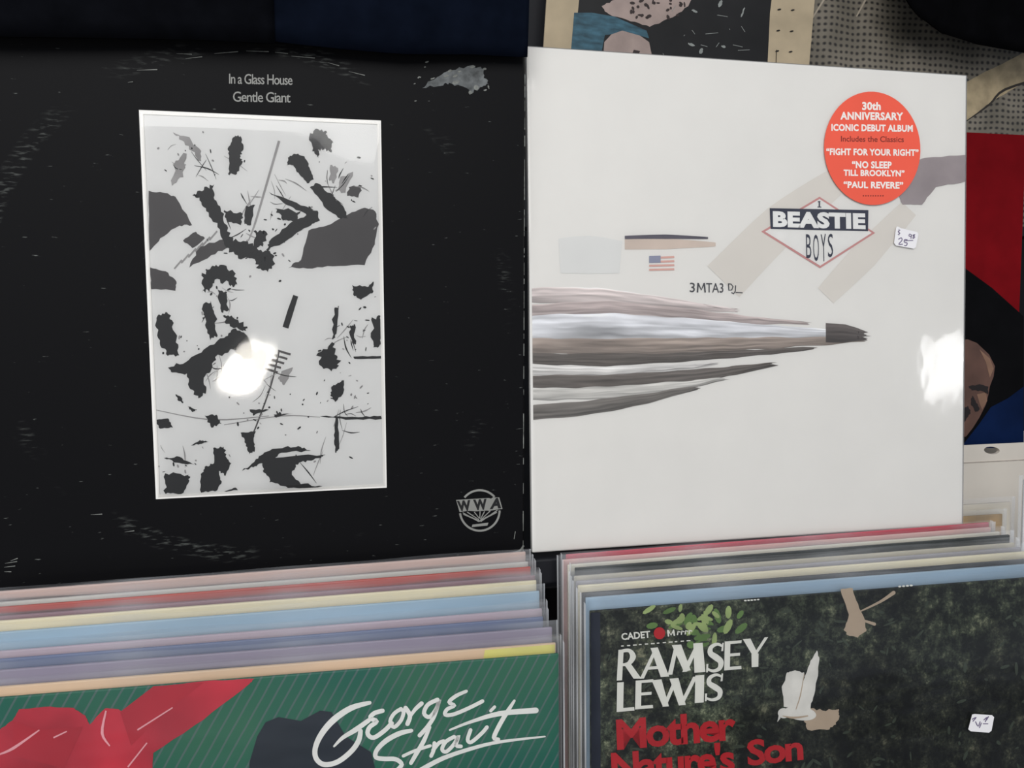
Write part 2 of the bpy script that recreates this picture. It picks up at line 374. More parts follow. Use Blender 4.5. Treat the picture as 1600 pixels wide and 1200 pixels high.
mr = N.new('ShaderNodeMapRange'); mr.inputs[1].default_value = .0; mr.inputs[2].default_value = .16; mr.inputs[3].default_value = 2.3; mr.inputs[4].default_value = .9; L.new(sx.outputs[0], mr.inputs[0])
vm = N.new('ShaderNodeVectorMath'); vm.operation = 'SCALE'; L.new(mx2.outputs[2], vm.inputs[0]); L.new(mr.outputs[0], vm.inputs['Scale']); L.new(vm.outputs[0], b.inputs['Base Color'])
FOL = m
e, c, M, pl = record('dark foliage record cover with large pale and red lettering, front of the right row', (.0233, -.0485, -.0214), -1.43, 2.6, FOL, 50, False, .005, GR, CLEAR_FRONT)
link('navy_spine_strip', [(.0002, -.00025, .0), (.006, -.00025, 0), (.006, -.00025, S - .001), (.0002, -.00025, S - .001)], [(0, 1, 2, 3)], paper('navy_strip', (24, 30, 44), .5, .2, 40), c)
WHITE = paper('white_print', (232, 232, 228), .5)
rnd = random.Random(7)
ink = Ink(pl, 0); ink2 = Ink(pl, 1)
for k in range(46):               # leaves among the foliage
    x, y = rnd.gauss(1085, 36), rnd.gauss(966, 22)
    if not (1010 < x < 1180 and 946 < y < 1040): continue
    a = rnd.uniform(0, 3.14); l, wd = rnd.uniform(6, 13), rnd.uniform(3, 6)
    (ink if k % 2 else ink2).poly(ellipse((x, y), l, wd, a, 9))
ink.build('green_leaves', paper('leaf_green', (92, 122, 66), .5, .25, 60), c); ink2.build('pale_leaves', paper('leaf_pale', (148, 166, 108), .5, .25, 60), c)
ink = Ink(pl, 0)
for k in range(150):
    x, y = rnd.uniform(940, 1620), rnd.uniform(935, 1210)
    if y < 958 - (x - 922) * .0775 + 6: continue
    a = rnd.uniform(0, 3.14); ink.poly(ellipse((x, y), rnd.uniform(3, 11), rnd.uniform(1.2, 3), a, 7))
ink.build('faint_leaves', paper('leaf_faint', (54, 62, 50), .5, .4, 90), c)
ink = Ink(pl, 1)                  # a plain pale bird with raised wings
ink.poly(ellipse((1250, 1114), 25, 11, .15)); ink.poly(ellipse((1224, 1114), 9, 8)); ink.poly([(1217, 1114), (1219, 1122), (1214, 1128)])
ink.blob([(1224, 1104), (1221, 1078), (1228, 1052), (1238, 1048), (1256, 1050), (1254, 1078), (1246, 1108)], 1.5, 5)
ink.blob([(1244, 1108), (1256, 1060), (1266, 1032), (1276, 1016), (1280, 1030), (1276, 1062), (1270, 1090), (1264, 1112)], 1, 6)
ink.build('pale_bird', paper('bird_white', (214, 212, 206), .5, .1, 80), c)
ink = Ink(pl, 2); ink.strip([(1256, 1052), (1250, 1086), (1243, 1108)], [.8, 1.6, 1.2], 3, False); ink.strip([(1222, 1118), (1240, 1121), (1262, 1118)], [1, 3.5, 2], 3, False); ink.build('buff_lines', paper('feather_buff', (176, 158, 138)), c)  # thin tan lines on the wing and body
ink = Ink(pl, 0)
ink.blob([(1262, 1106), (1285, 1110), (1310, 1108), (1311, 1118), (1306, 1132), (1292, 1140), (1262, 1140), (1256, 1124)], 1.8, 9)
ink.build('tail_feathers', paper('feather_buff', (176, 158, 138), .5, .15, 60), c); ink = Ink(pl, 0)
ink.blob([(1313, 921), (1332, 919), (1342, 950), (1352, 972), (1353, 986), (1340, 996), (1324, 992), (1318, 984), (1326, 960)], 1.2, 4)
ink.strip([(1345, 968), (1366, 975)], [3, 5]); ink.strip([(1344, 955), (1375, 940), (1396, 926)], [2, 4, 6], 4)
ink.build('buff_feathers', paper('feather_buff', (176, 158, 138), .5, .15, 60), c)
# capital lettering with thick and thin strokes
ink = Ink(pl, 2)
class Face:
    def __init__(s, o, xv, yv): s.o = Vector(o); s.x = Vector(xv); s.y = Vector(yv)
    def q(s, *pts):
        m_ = sum(p[0] for p in pts) / len(pts)
        if max(p[0] for p in pts) - min(p[0] for p in pts) < .7 and len(pts) == 4: pts = [(m_ + (a - m_) * 1.18, b) for a, b in pts]
        ink.poly([tuple(s.o + s.x * a + s.y * b) for a, b in pts])
    def arc(s, pts, ws):
        u = s.y.length; ink.strip([tuple(s.o + s.x * a + s.y * b) for a, b in pts], [k * u for k in ws], 5, False)
def glyph(ch, o, wd, ht, sl=(0, 0)):
    f = Face(o, (wd, -wd * .082), (ht * .02, -ht))
    if ch == 'R':
        f.q((0, 0), (.2, 0), (.24, 1), (.04, 1)); f.arc([(.1, .94), (.5, .95), (.68, .74), (.5, .53), (.2, .5)], [.1, .12, .2, .13, .08]); f.q((.34, .52), (.58, .54), (1.02, 0), (.72, .02))
    if ch == 'A':
        f.q((-.02, 0), (.12, 0), (.56, .96), (.44, .96)); f.q((.38, 1), (.62, 1), (1.02, 0), (.74, 0)); f.q((.24, .28), (.8, .28), (.78, .38), (.26, .38))
    if ch == 'M':
        f.q((0, 0), (.11, 0), (.24, .98), (.15, .98)); f.q((.12, 1), (.34, 1), (.58, .1), (.42, .06)); f.q((.42, .06), (.54, .06), (.84, 1), (.74, 1)); f.q((.7, 1), (.92, 1), (1, 0), (.74, 0))
    if ch == 'S':
        f.arc([(.92, .86), (.6, .95), (.25, .86), (.22, .66), (.55, .5), (.82, .34), (.76, .12), (.4, .05), (.03, .14)], [.08, .1, .14, .19, .22, .2, .14, .1, .08]); f.q((.85, .7), (.95, .7), (.97, .98), (.9, .98)); f.q((.0, .3), (.1, .3), (.08, .02), (0, .02))
    if ch == 'E':
        f.q((.02, 0), (.3, 0), (.3, 1), (.02, 1)); f.q((.1, .9), (.96, .9), (.98, 1), (.1, 1)); f.q((.2, .47), (.84, .47), (.84, .57), (.2, .57)); f.q((.1, 0), (1, 0), (.98, .11), (.1, .11))
    if ch == 'Y':
        f.q((.4, 0), (.66, 0), (.66, .46), (.38, .46)); f.q((0, 1), (.3, 1), (.62, .42), (.4, .4)); f.q((.5, .44), (.62, .42), (1.06, 1), (.92, 1))
    if ch == 'L':
        f.q((.03, 0), (.34, 0), (.34, 1), (.03, 1)); f.q((.1, 0), (1, 0), (.98, .12), (.1, .12))
    if ch == 'W':
        f.q((0, 1), (.2, 1), (.36, .02), (.24, .02)); f.q((.26, .02), (.34, .02), (.56, .96), (.48, .96)); f.q((.42, 1), (.6, 1), (.76, .02), (.62, .02)); f.q((.66, .02), (.74, .02), (1.02, 1), (.93, 1))
    if ch == 'I': f.q((0, 0), (1, 0), (1, 1), (0, 1))
for ch, x, y, wd, ht in (('R', 964, 1063, 35, 48), ('A', 1002, 1060, 40, 47), ('M', 1044, 1054, 56, 46), ('S', 1103, 1051, 27, 46), ('E', 1131, 1047, 27, 45), ('Y', 1161, 1043, 34, 45),
                         ('L', 963, 1112, 28, 46), ('E', 992, 1108, 28, 45), ('W', 1019, 1106, 66, 44), ('I', 1085, 1098, 14, 43), ('S', 1101, 1096, 28, 43)):
    if ch == 'L': ink.build('pale_lettering', paper('pale_letter_print', (222, 222, 214), .5, .04, 40), c, 'large pale capital lettering'); ink = Ink(pl, 2)
    glyph(ch, (x, y), wd, ht)
ink.build('pale_lettering', paper('pale_letter_print', (222, 222, 214)), c); ink = Ink(pl, 2)
ink.text('CADET', (971, 1000), (1016, 996), (970, 989), .03)
ink.strip([(1043, 985), (1044, 993)], 2.5); ink.strip([(1044, 985), (1048, 992), (1052, 984)], 2); ink.strip([(1052, 985), (1053, 992)], 2.5)
for q in range(4): ink.strip([(1058 + q * 6, 991 - q * .5), (1059 + q * 6, 986 - q * .5), (1062 + q * 6, 987 - q * .5)], 2)
for q in range(12): ink.strip([(970 + q * 9.3, 1009 - q * .75), (974 + q * 9.3 + (q % 3), 1008.7 - q * .75)], 1.8, 0, False)
for q in range(5): ink.strip([(1163 + q * 5, 938 - q * .4), (1165 + q * 5, 938 - q * .4)], 2.2)
for q in range(4): ink.strip([(1404 + q * 6, 916 - q * .5), (1406 + q * 6, 916 - q * .5)], 2.6)
ink.build('small_print', paper('pale_letter_print', (222, 222, 214)), c)
ink = Ink(pl, 2)
RL = paper('red_letter_print', (176, 30, 38), .5, .08, 40)
for t_, bl, br, tl in (('Mother', (964, 1172), (1150, 1156), (962, 1124)), ("Nature's", (956, 1222), (1148, 1206), (954, 1174)), ('Son', (1168, 1197), (1255, 1187), (1166, 1156))):
    ink = Ink(pl, 2); ink.text(t_, bl, br, tl, .03, 0, .9); ink.build('red_lettering', RL, c, 'red lettering')
ink = Ink(pl, 2); ink.poly(ellipse((1030, 989), 9, 9.5, 0, 14)); ink.build('red_dot', RL, c)
def price_sticker(name, pts, M, pl, parent, y, label, scrib, ink_rgb):
    P = [pl(p) for p in pts]; n = len(P)
    v = [(a, y, b) for a, b in P] + [(a, y - .0002, b) for a, b in P]
    o = link(name, v, [list(range(n)), list(range(2 * n - 1, n - 1, -1))] + [(k, (k + 1) % n, n + (k + 1) % n, n + k) for k in range(n)], paper('sticker_white', (236, 234, 236), .55, .03, 40), parent)
    o['label'] = label
    i = Ink(pl, 0); i.y = y - .0003
    for s_, wd in scrib: i.strip(s_, wd, 3, True)
    i.build('handwriting', paper('pen_' + name, ink_rgb, .6, .1, 40), o)
    return o
price_sticker('price_sticker', [(1513, 1113), (1517, 1112), (1544, 1114), (1547, 1117), (1543, 1138), (1539, 1141), (1511, 1139), (1507, 1136)], M, pl, e, -.0033, 'small white price sticker',
  [([(1513, 1120), (1519, 1117), (1514, 1123)], 1.5), ([(1518, 1124), (1522, 1131), (1525, 1124)], 1.5), ([(1527, 1126), (1524, 1133)], 1.5), ([(1531, 1121), (1536, 1117), (1533, 1124)], 1.5), ([(1538, 1116), (1535, 1121)], 1.5), ([(1530, 1127), (1537, 1127)], 1.4)], (104, 92, 124))

# ------------------------------------------------------------------ ledge that carries the two displayed sleeves
lg = empty('display_ledge', Matrix.Translation((0, 0, BZ))); tag(lg, 'narrow black ledge under the two displayed sleeves', 'ledge')
LM = paper('black_ledge_paint', (14, 16, 24), .6, .2, 30)
box('shelf_strip', (-.34, .31, -.001, .012, -.020, -.0042), LM, lg, .001)
for x in (-.30, .25): box('bracket', (x, x + .02, .0245, .0285, -.16, .2), LM, lg, .0008)
box('shelf_back', (-.34, .29, .012, .0285, -.020, -.008), LM, lg, .0008)
box('rest_bar', (-.30, -.02, .0158, .0245, .17, .20), LM, lg, .0008); box('rest_bar', (.03, .27, .0212, .0245, .17, .19), LM, lg, .0008)

# ------------------------------------------------------------------ black sleeve with a windowed picture
MB = frame((-.0010, .0114, -.0039), -.11, -.03, -.04)
pl0 = Plane(MB)
bs = empty('record_sleeve', MB); tag(bs, 'worn black record sleeve with a tall black and white picture panel', 'record sleeve')
m = bpy.data.materials.new('worn_black_card'); m.use_nodes = True; nt = m.node_tree; N = nt.nodes; L = nt.links
b = N['Principled BSDF']; b.inputs['Specular IOR Level'].default_value = .06; b.inputs['Roughness'].default_value = .45
tc = N.new('ShaderNodeTexCoord')
sub = N.new('ShaderNodeVectorMath'); sub.operation = 'SUBTRACT'; sub.inputs[1].default_value = (-.1575, 0, .1575); L.new(tc.outputs['Object'], sub.inputs[0])
sc_ = N.new('ShaderNodeVectorMath'); sc_.operation = 'MULTIPLY'; sc_.inputs[1].default_value = (1, 0, 1); L.new(sub.outputs[0], sc_.inputs[0])
ln = N.new('ShaderNodeVectorMath'); ln.operation = 'LENGTH'; L.new(sc_.outputs[0], ln.inputs[0])
rr = N.new('ShaderNodeValToRGB'); el = rr.color_ramp.elements; el.new(.5)     # ring where the record wore the card
for q, (p, v) in zip(el, ((.1432, 0), (.1462, 1), (.1492, 0))): q.position = p; q.color = (v, v, v, 1)
L.new(ln.outputs[1], rr.inputs[0])
mp = N.new('ShaderNodeMapping'); mp.inputs['Scale'].default_value = (130, 130, 620); L.new(tc.outputs['Object'], mp.inputs[0])
n1 = N.new('ShaderNodeTexNoise'); n1.inputs['Scale'].default_value = 1; n1.inputs['Detail'].default_value = 3; L.new(mp.outputs[0], n1.inputs['Vector'])
n2 = N.new('ShaderNodeTexNoise'); n2.inputs['Scale'].default_value = 13; n2.inputs['Detail'].default_value = 2; L.new(tc.outputs['Object'], n2.inputs['Vector'])
t1 = N.new('ShaderNodeValToRGB'); t1.color_ramp.elements[0].position = .52; t1.color_ramp.elements[1].position = .72; L.new(n1.outputs[0], t1.inputs[0])
t2 = N.new('ShaderNodeValToRGB'); t2.color_ramp.elements[0].position = .5; t2.color_ramp.elements[1].position = .62; L.new(n2.outputs[0], t2.inputs[0])
m1 = N.new('ShaderNodeMath'); m1.operation = 'MULTIPLY'; L.new(rr.outputs[0], m1.inputs[0]); L.new(t1.outputs[0], m1.inputs[1])
m2 = N.new('ShaderNodeMath'); m2.operation = 'MULTIPLY'; L.new(m1.outputs[0], m2.inputs[0]); L.new(t2.outputs[0], m2.inputs[1])
t3 = N.new('ShaderNodeValToRGB'); t3.color_ramp.elements[0].position = .70; t3.color_ramp.elements[1].position = .82; L.new(n1.outputs[0], t3.inputs[0])
m3 = N.new('ShaderNodeMath'); m3.operation = 'MAXIMUM'; L.new(m2.outputs[0], m3.inputs[0]); L.new(t3.outputs[0], m3.inputs[1])
mx = N.new('ShaderNodeMix'); mx.data_type = 'RGBA'; L.new(m3.outputs[0], mx.inputs[0]); mx.inputs[6].default_value = lin((16, 16, 18)); mx.inputs[7].default_value = lin((128, 132, 128))
L.new(mx.outputs[2], b.inputs['Base Color'])
# the card is a frame with an opening for the picture panel
wx0, wx1, wz0, wz1 = -.2187, -.0866, .0479, .2662
def ring(x0, x1, z0, z1, y): return [(x0, y, z0), (x1, y, z0), (x1, y, z1), (x0, y, z1)]
e_ = .0012
V = ring(-S + e_, -e_, e_, S - e_, 0) + ring(wx0, wx1, wz0, wz1, 0) + ring(-S, 0, 0, S, .0012) + ring(-S, 0, 0, S, .0040) + ring(wx0, wx1, wz0, wz1, .0008)
F = [(k, (k + 1) % 4, 4 + (k + 1) % 4, 4 + k) for k in range(4)] + [(8 + k, 8 + (k + 1) % 4, (k + 1) % 4, k) for k in range(4)] + \
    [(12 + k, 12 + (k + 1) % 4, 8 + (k + 1) % 4, 8 + k) for k in range(4)] + [(15, 14, 13, 12)] + [(4 + k, 4 + (k + 1) % 4, 16 + (k + 1) % 4, 16 + k) for k in range(4)] + [(16, 17, 18, 19)]
cb = link('cover', V, F, m, bs)
pf = .0022
V = ring(wx0, wx1, wz0, wz1, .0001) + ring(wx0 + pf, wx1 - pf, wz0 + pf, wz1 - pf, .0001) + ring(wx0 + pf, wx1 - pf, wz0 + pf, wz1 - pf, .0007)
F = [(k, (k + 1) % 4, 4 + (k + 1) % 4, 4 + k) for k in range(4)] + [(4 + k, 4 + (k + 1) % 4, 8 + (k + 1) % 4, 8 + k) for k in range(4)]
link('white_border', V, F, paper('border_white', (236, 234, 230), .5, .02, 30), bs)['label'] = 'thin white border round the picture'
pp = link('picture_panel', ring(wx0 + pf, wx1 - pf, wz0 + pf, wz1 - pf, .0006) + ring(wx0 + pf, wx1 - pf, wz0 + pf, wz1 - pf, .00075), [(0, 1, 2, 3), (7, 6, 5, 4)] + [(k, (k + 1) % 4, 4 + (k + 1) % 4, 4 + k) for k in range(4)], paper('picture_paper', (219, 219, 218), .5, .02, 30), bs)
pp['label'] = 'white panel printed with black and grey ink blots'
# abstract ink blots in place of the printed picture
gi = Ink(pl0, 0); gi.y = .0005
ki = Ink(pl0, 0); ki.y = .0004
li = Ink(pl0, 0); li.y = .00045
gi.blob([(232, 298), (262, 302), (276, 310), (300, 352), (280, 352), (250, 372), (234, 392)], 1.5, 1)
gi.blob([(450, 418), (470, 406), (482, 360), (510, 352), (545, 335), (570, 324), (586, 330), (592, 350), (586, 382), (570, 414), (520, 416), (480, 420)], 1.5, 2)
gi.blob([(234, 418), (258, 424), (276, 440), (274, 454), (236, 452)], 1.5, 3)
gi.blob([(286, 376), (306, 362), (320, 372), (300, 388)], 1.5, 4); gi.blob([(310, 385), (352, 374), (358, 386), (330, 398), (296, 418)], 2, 8)
gi.blob([(545, 292), (566, 290), (560, 308), (543, 306)], 2, 9)
li.blob([(270, 206), (290, 212), (312, 232), (314, 252), (300, 236), (284, 218)], 2.5, 5); li.blob([(274, 250), (292, 240), (286, 276), (268, 290)], 4, 6)
li.blob([(516, 258), (528, 262), (522, 286), (514, 280)], 2, 7); li.blob([(532, 276), (552, 268), (540, 300), (524, 298)], 3, 11)
for q, (p, jg) in enumerate([
    ([(356, 232), (364, 214), (376, 212), (380, 232), (376, 244), (378, 254), (370, 272), (356, 272), (358, 246)], 2),
    ([(484, 210), (492, 202), (508, 204), (512, 214), (520, 222), (518, 238), (508, 232), (496, 234), (498, 246), (488, 236)], 2.5),
    ([(450, 246), (460, 240), (476, 244), (484, 262), (490, 280), (480, 286), (466, 270), (458, 258), (448, 258)], 1.5),
    ([(484, 292), (496, 286), (520, 306), (538, 326), (544, 342), (528, 340), (506, 322)], 1.8),
    ([(300, 304), (318, 296), (334, 288), (334, 308), (344, 326), (354, 352), (364, 376), (388, 376), (404, 392), (424, 396), (430, 412), (418, 426), (404, 420), (398, 404), (372, 404), (354, 386), (344, 358), (326, 332), (312, 312)], 3.5),
    ([(416, 392), (420, 378), (452, 350), (478, 336), (482, 322), (498, 332), (500, 344), (486, 352), (456, 370), (432, 384)], 2),
    ([(350, 328), (380, 334), (376, 352), (354, 344)], 2), ([(384, 322), (398, 320), (392, 352), (382, 350)], 1.5),
    ([(420, 300), (450, 312), (490, 328), (478, 334), (448, 320)], 1.2), ([(430, 326), (470, 330), (460, 350), (440, 340)], 3.5),
    ([(396, 360), (416, 362), (412, 382), (398, 388)], 3.5),
    ([(314, 430), (330, 418), (346, 414), (366, 424), (370, 446), (358, 444), (340, 436), (328, 452), (316, 456)], 4),
    ([(340, 452), (352, 456), (358, 484), (346, 488)], 2.5), ([(550, 446), (574, 448), (584, 440), (582, 458), (564, 468), (552, 460)], 1.5),
    ([(246, 494), (262, 488), (268, 500), (276, 530), (280, 556), (262, 556), (250, 536), (244, 512)], 2.5),
    ([(316, 478), (330, 470), (336, 494), (340, 524), (328, 532), (320, 508)], 3),
    ([(262, 574), (290, 566), (318, 546), (350, 528), (364, 514), (384, 522), (394, 540), (392, 560), (382, 562), (366, 546), (336, 558), (330, 580), (318, 590), (322, 612), (310, 622), (298, 608), (292, 584), (272, 582)], 2.8),
    ([(348, 494), (364, 496), (386, 510), (380, 518), (358, 510)], 3.5),
    ([(522, 484), (530, 478), (526, 522), (518, 530)], 2.5), ([(546, 510), (554, 506), (556, 538), (550, 536)], 2), ([(580, 500), (596, 488), (596, 540), (584, 540)], 4.5),
    ([(498, 552), (520, 534), (528, 556), (530, 572), (514, 578), (500, 570)], 4.5), ([(518, 604), (528, 598), (538, 594), (536, 616), (524, 628), (516, 618)], 1.5),
    ([(524, 650), (528, 652), (530, 700), (524, 708), (522, 680)], 1), ([(552, 557), (597, 556), (597, 560), (554, 561)], .6), ([(500, 650), (560, 652), (596, 650), (596, 655), (540, 656)], 1.2),
    ([(242, 656), (262, 654), (270, 668), (250, 670)], 1.2), ([(320, 650), (338, 648), (346, 662), (330, 668)], 1.5), ([(274, 616), (284, 622), (286, 630), (278, 626)], 1), ([(292, 634), (308, 640), (300, 644)], 1),
    ([(256, 716), (280, 714), (304, 726), (280, 724)], 1.5), ([(258, 740), (294, 742), (296, 752), (282, 772), (258, 772)], 3),
    ([(333, 700), (350, 698), (354, 716), (362, 724), (352, 744), (342, 736), (346, 752), (336, 768), (314, 770), (314, 744), (320, 730), (334, 724)], 2),
    ([(376, 676), (400, 674), (396, 690), (398, 704), (390, 710), (384, 694)], 1.5),
    ([(378, 736), (400, 718), (416, 706), (446, 698), (470, 698), (486, 704), (440, 708), (430, 716), (508, 710), (500, 716), (480, 720), (462, 726), (456, 742), (470, 756), (504, 760), (450, 762), (426, 754), (412, 738), (410, 724), (396, 730)], 2),
    ([(350, 768), (368, 762), (372, 766)], .8), ([(326, 690), (312, 694), (298, 696), (312, 688)], .8), ([(428, 648), (458, 646), (430, 652)], .8), ([(390, 640), (420, 640), (396, 650)], 1.5)]):
    ki.blob(p, jg, 100 + q, 6)
li.strip([(436, 220), (414, 296), (398, 350), (388, 376)], [4, 3.5, 3, 1.5], 4, False)
ki.strip([(462, 462), (454, 486), (446, 512)], [8, 9.5, 9.5], 0, False); gi.strip([(436, 548), (424, 600), (404, 656), (396, 676)], [3, 2.5, 2.5, 2], 4, False)
for k in range(5): gi.strip([(414 + k * 5, 576 - k * 7), (434 + k * 5, 582 - k * 7)], 3.5, 0, False)
for k in range(6): li.strip([(272 + k * 11, 420 - k * 9), (284 + k * 11, 406 - k * 9)], 2.5, 0, False)
li.blob([(392, 548), (414, 542), (420, 556), (408, 582), (394, 580)], 2, 15); li.blob([(440, 580), (458, 574), (444, 602), (434, 592)], 1.5, 16)
li.strip([(240, 640), (330, 656), (420, 650)], [1, 2, 1], 4, False); li.strip([(350, 664), (440, 650), (500, 652)], [1, 1.6, 1], 4, False)
for k in range(190):
    cx, cy = rnd.choice([(300, 250), (410, 370), (340, 460), (300, 560), (560, 520), (470, 660), (560, 620), (290, 740), (460, 730), (540, 300), (400, 640)])
    x, y = rnd.gauss(cx, 28), rnd.gauss(cy, 26)
    if 236 < x < 588 and 196 < y < 755: (ki if k % 3 else li).poly(ellipse((x, y), rnd.uniform(.8, 4), rnd.uniform(.6, 1.8), rnd.uniform(0, 3), 6))
for k in range(90):
    cx, cy = rnd.choice([(290, 270), (400, 330), (440, 300), (350, 470), (340, 590), (550, 520), (480, 740), (270, 700), (560, 650), (420, 590), (540, 290)])
    x, y = rnd.gauss(cx, 22), rnd.gauss(cy, 18); a = rnd.choice((.3, -.9, 1.2)) + rnd.gauss(0, .3); l = rnd.uniform(6, 22)
    if 246 < x < 578 and 200 < y < 750: (li if k % 2 else ki).strip([(x - l * math.cos(a), max(196, min(756, y - l * math.sin(a)))), (x + rnd.uniform(-3, 3), y + rnd.uniform(-3, 3)), (min(588, x + l * math.cos(a)), max(196, min(756, y + l * math.sin(a))))], [.4, rnd.uniform(.9, 2.4), .3], 4, False)
ki.build('black_ink', paper('black_ink', (15, 15, 17), .5, .1, 40), pp); gi.build('dark_grey_ink', paper('grey_ink', (66, 63, 64), .5, .08, 40), pp); li.build('light_grey_ink', paper('light_ink', (146, 144, 144), .5, .2, 60), pp)
# clear film over the picture, slightly buckled
V = []; F = []; nx, nzz = 36, 56
for b_ in range(nzz + 1):
    for a_ in range(nx + 1):
        u, v = a_ / nx, b_ / nzz
        edge = min(1, 40 * u * (1 - u)) * min(1, 60 * v * (1 - v))
        y = .0001 - .0007 * edge * (.6 + .9 * noise.noise((u * 2.6, v * 3.6, 4.2)))
        V.append((wx0 + .001 + (wx1 - wx0 - .002) * u, y - .0003, wz0 + .001 + (wz1 - wz0 - .002) * v))
for b_ in range(nzz):
    for a_ in range(nx):
        k = b_ * (nx + 1) + a_; F.append((k, k + 1, k + nx + 2, k + nx + 1))
link('clear_film', V, F, FILM, bs, True)['label'] = 'glossy clear film over the picture'
GREYP = paper('silver_print', (134, 134, 130), .45, .12, 60)
ink = Ink(pl0, 0)
ink.text('In a Glass House', (358, 131), (457, 133), (358, 115), .006, 0, .88); ink.text('Gentle Giant', (364, 159), (454, 160.5), (364, 143), .006, 0, .88)
ink.build('title_lettering', GREYP, cb, 'small silver grey lettering')
# round label emblem
ink = Ink(pl0, 0)
cx, cy = 749.5, 797.5
def arc(r, a0, a1, wd): ink.strip([(cx + r * math.cos(R(a0 + (a1 - a0) * k / 24)), cy + r * 1.02 * math.sin(R(a0 + (a1 - a0) * k / 24))) for k in range(25)], wd, 0, False)
arc(31, -140, -42, 3.2); arc(31, 0, 172, 3.2)
ink.poly([(712.5, 781), (763.5, 778), (767, 779), (770, 777), (780, 777), (785, 795), (764, 798), (761, 797.5), (742.5, 799), (733, 798), (718, 800)])
for p in (((723, 801), (748, 815)), ((730, 800), (748.5, 812)), ((741, 800), (749, 810)), ((750, 799), (749.5, 810)), ((757, 799), (750.5, 811)), ((766, 798), (751, 812)), ((777, 797), (751, 815))): ink.strip(p, [1.6, 1.2], 0, False)
ink.strip([(724, 803), (749, 814), (776, 800)], 2.4, 0, False)
ink.poly([(738, 819.5), (763, 816.5), (761.5, 821), (737, 823.5)])
ink.build('emblem', GREYP, cb, 'round silver grey emblem with three letters')
ink = Ink(pl0, 1)
ink.text('W', (715.5, 799), (736.5, 797.5), (713.5, 782.5), .05); ink.text('W', (740.5, 797.5), (761.5, 796), (739, 780.5), .05); ink.text('A', (765, 795.5), (783, 794), (767.5, 778.5), .05)
ink.build('emblem_letters', paper('emblem_black', (20, 20, 22), .45), cb)
# torn patch, edge wear
ink = Ink(pl0, 0); ink.blob([(660, 138), (672, 126), (700, 112), (730, 104), (752, 104), (756, 118), (764, 132), (750, 136), (736, 146), (724, 136), (702, 130), (690, 134)], 2.5, 21)
ink.build('torn_patch', paper('torn_card', (92, 95, 96), .8, .75, 130), cb, 'torn whitish grey patch near the upper right corner')
ink = Ink(pl0, 1)
for x, y, a, bb in ((712, 129, 6, 3), (738, 104.5, 5, 2), (744, 137, 4, 4), (703, 111, 4, 2), (711, 119, 4, 1.8), (718, 112, 3, 1.6), (757, 108, 3, 2), (697, 119, 4, 2), (763, 136, 1.5, 3), (758, 141, 3, 1.5), (667, 97, 3, 1.2), (664, 105, 2, 1), (655, 121, 3, 1.5), (648, 131, 2, 1), (649, 158, 2, 1), (735, 145, 3, 3), (676, 123, 4, 1.5)):
    ink.blob(ellipse((x, y), a, bb, -.3, 6), .7, int(x), 2)
for k in range(60):              # worn right edge and corners
    y = rnd.uniform(72, 862); ink.strip([(820.2 - (y - 68) * .004, y), (820.2 - (y - 68) * .004, y + rnd.uniform(2, 22))], rnd.uniform(.4, 1.3), 0, False)
ink.strip([(786, 68.5), (800, 70), (816, 71.5)], [1, 3, 4], 3, False); ink.strip([(812, 70), (819, 74), (819.5, 84)], [4, 3, 1], 3, False)
ink.strip([(798, 864), (812, 860), (818, 852)], [1, 3, 3], 3, False); ink.strip([(803, 842), (805, 830)], 1, 0, False)
for p in (((8, 880), (27, 877)), ((7, 886), (24, 884)), ((7, 893), (18, 893)), ((17, 876), (28, 872)), ((195, 831), (210, 829)), ((142, 804), (160, 803)), ((214, 110), (246, 109)), ((200, 129), (208, 128)), ((455, 88), (492, 91)), ((430, 82), (450, 84)), ((290, 92), (316, 89)), ((335, 84), (372, 81)), ((385, 80), (420, 81)), ((545, 112), (570, 118)), ((512, 98), (530, 103)), ((276, 84), (300, 85)), ((505, 55), (515, 54))):
    ink.strip(p, [.4, 1.3], 0, False)
ink.build('edge_wear', paper('bare_card', (118, 120, 116), .8, .35, 300), cb, 'pale worn card at edges and scuffs')

# ------------------------------------------------------------------ white sleeve
MW = frame((.0021, .0042, -.0009), -.43, 3.62, .1)
plw = Plane(MW)
ws = empty('record_sleeve', MW); tag(ws, 'new white record sleeve with an orange oval sticker, in shrink wrap', 'record sleeve')
cw = bpy.data.objects.new('cover', box_mesh(0, S, 0, .0044, 0, S, .0009)); COL.objects.link(cw); cw.parent = ws
cw.data.materials.append(paper('white_card', (226, 224, 220), .45, .015, 25))
# plain brush strokes in silver, bronze and charcoal in place of the printed picture
strokes = [  # spine, widths, colour
 ([(826, 462), (930, 462), (1040, 474), (1150, 486)], [22, 26, 20, 5], (202, 192, 190)),
 ([(826, 486), (960, 482), (1120, 496), (1262, 505)], [20, 22, 16, 3], (176, 164, 162)),
 ([(826, 512), (960, 510), (1130, 516), (1330, 522)], [38, 40, 30, 5], (205, 206, 210)),
 ([(826, 540), (980, 542), (1140, 538), (1352, 530)], [24, 26, 22, 6], (150, 138, 130)),
 ([(826, 560), (960, 562), (1100, 556), (1270, 544)], [18, 18, 14, 4], (96, 90, 86)),
 ([(826, 578), (930, 580), (1050, 574), (1120, 568)], [16, 16, 10, 3], (206, 204, 202)),
 ([(826, 596), (940, 596), (1080, 588), (1210, 568)], [18, 22, 22, 5], (104, 98, 94)),
 ([(826, 616), (930, 614), (1040, 606), (1130, 592)], [20, 18, 16, 4], (190, 188, 184)),
 ([(826, 644), (910, 638), (1010, 622), (1090, 606)], [24, 22, 16, 4], (112, 108, 104)),
 ([(1290, 520), (1320, 521), (1352, 524)], [30, 28, 14], (92, 86, 84)),
]
V = []; F = []; VC = []
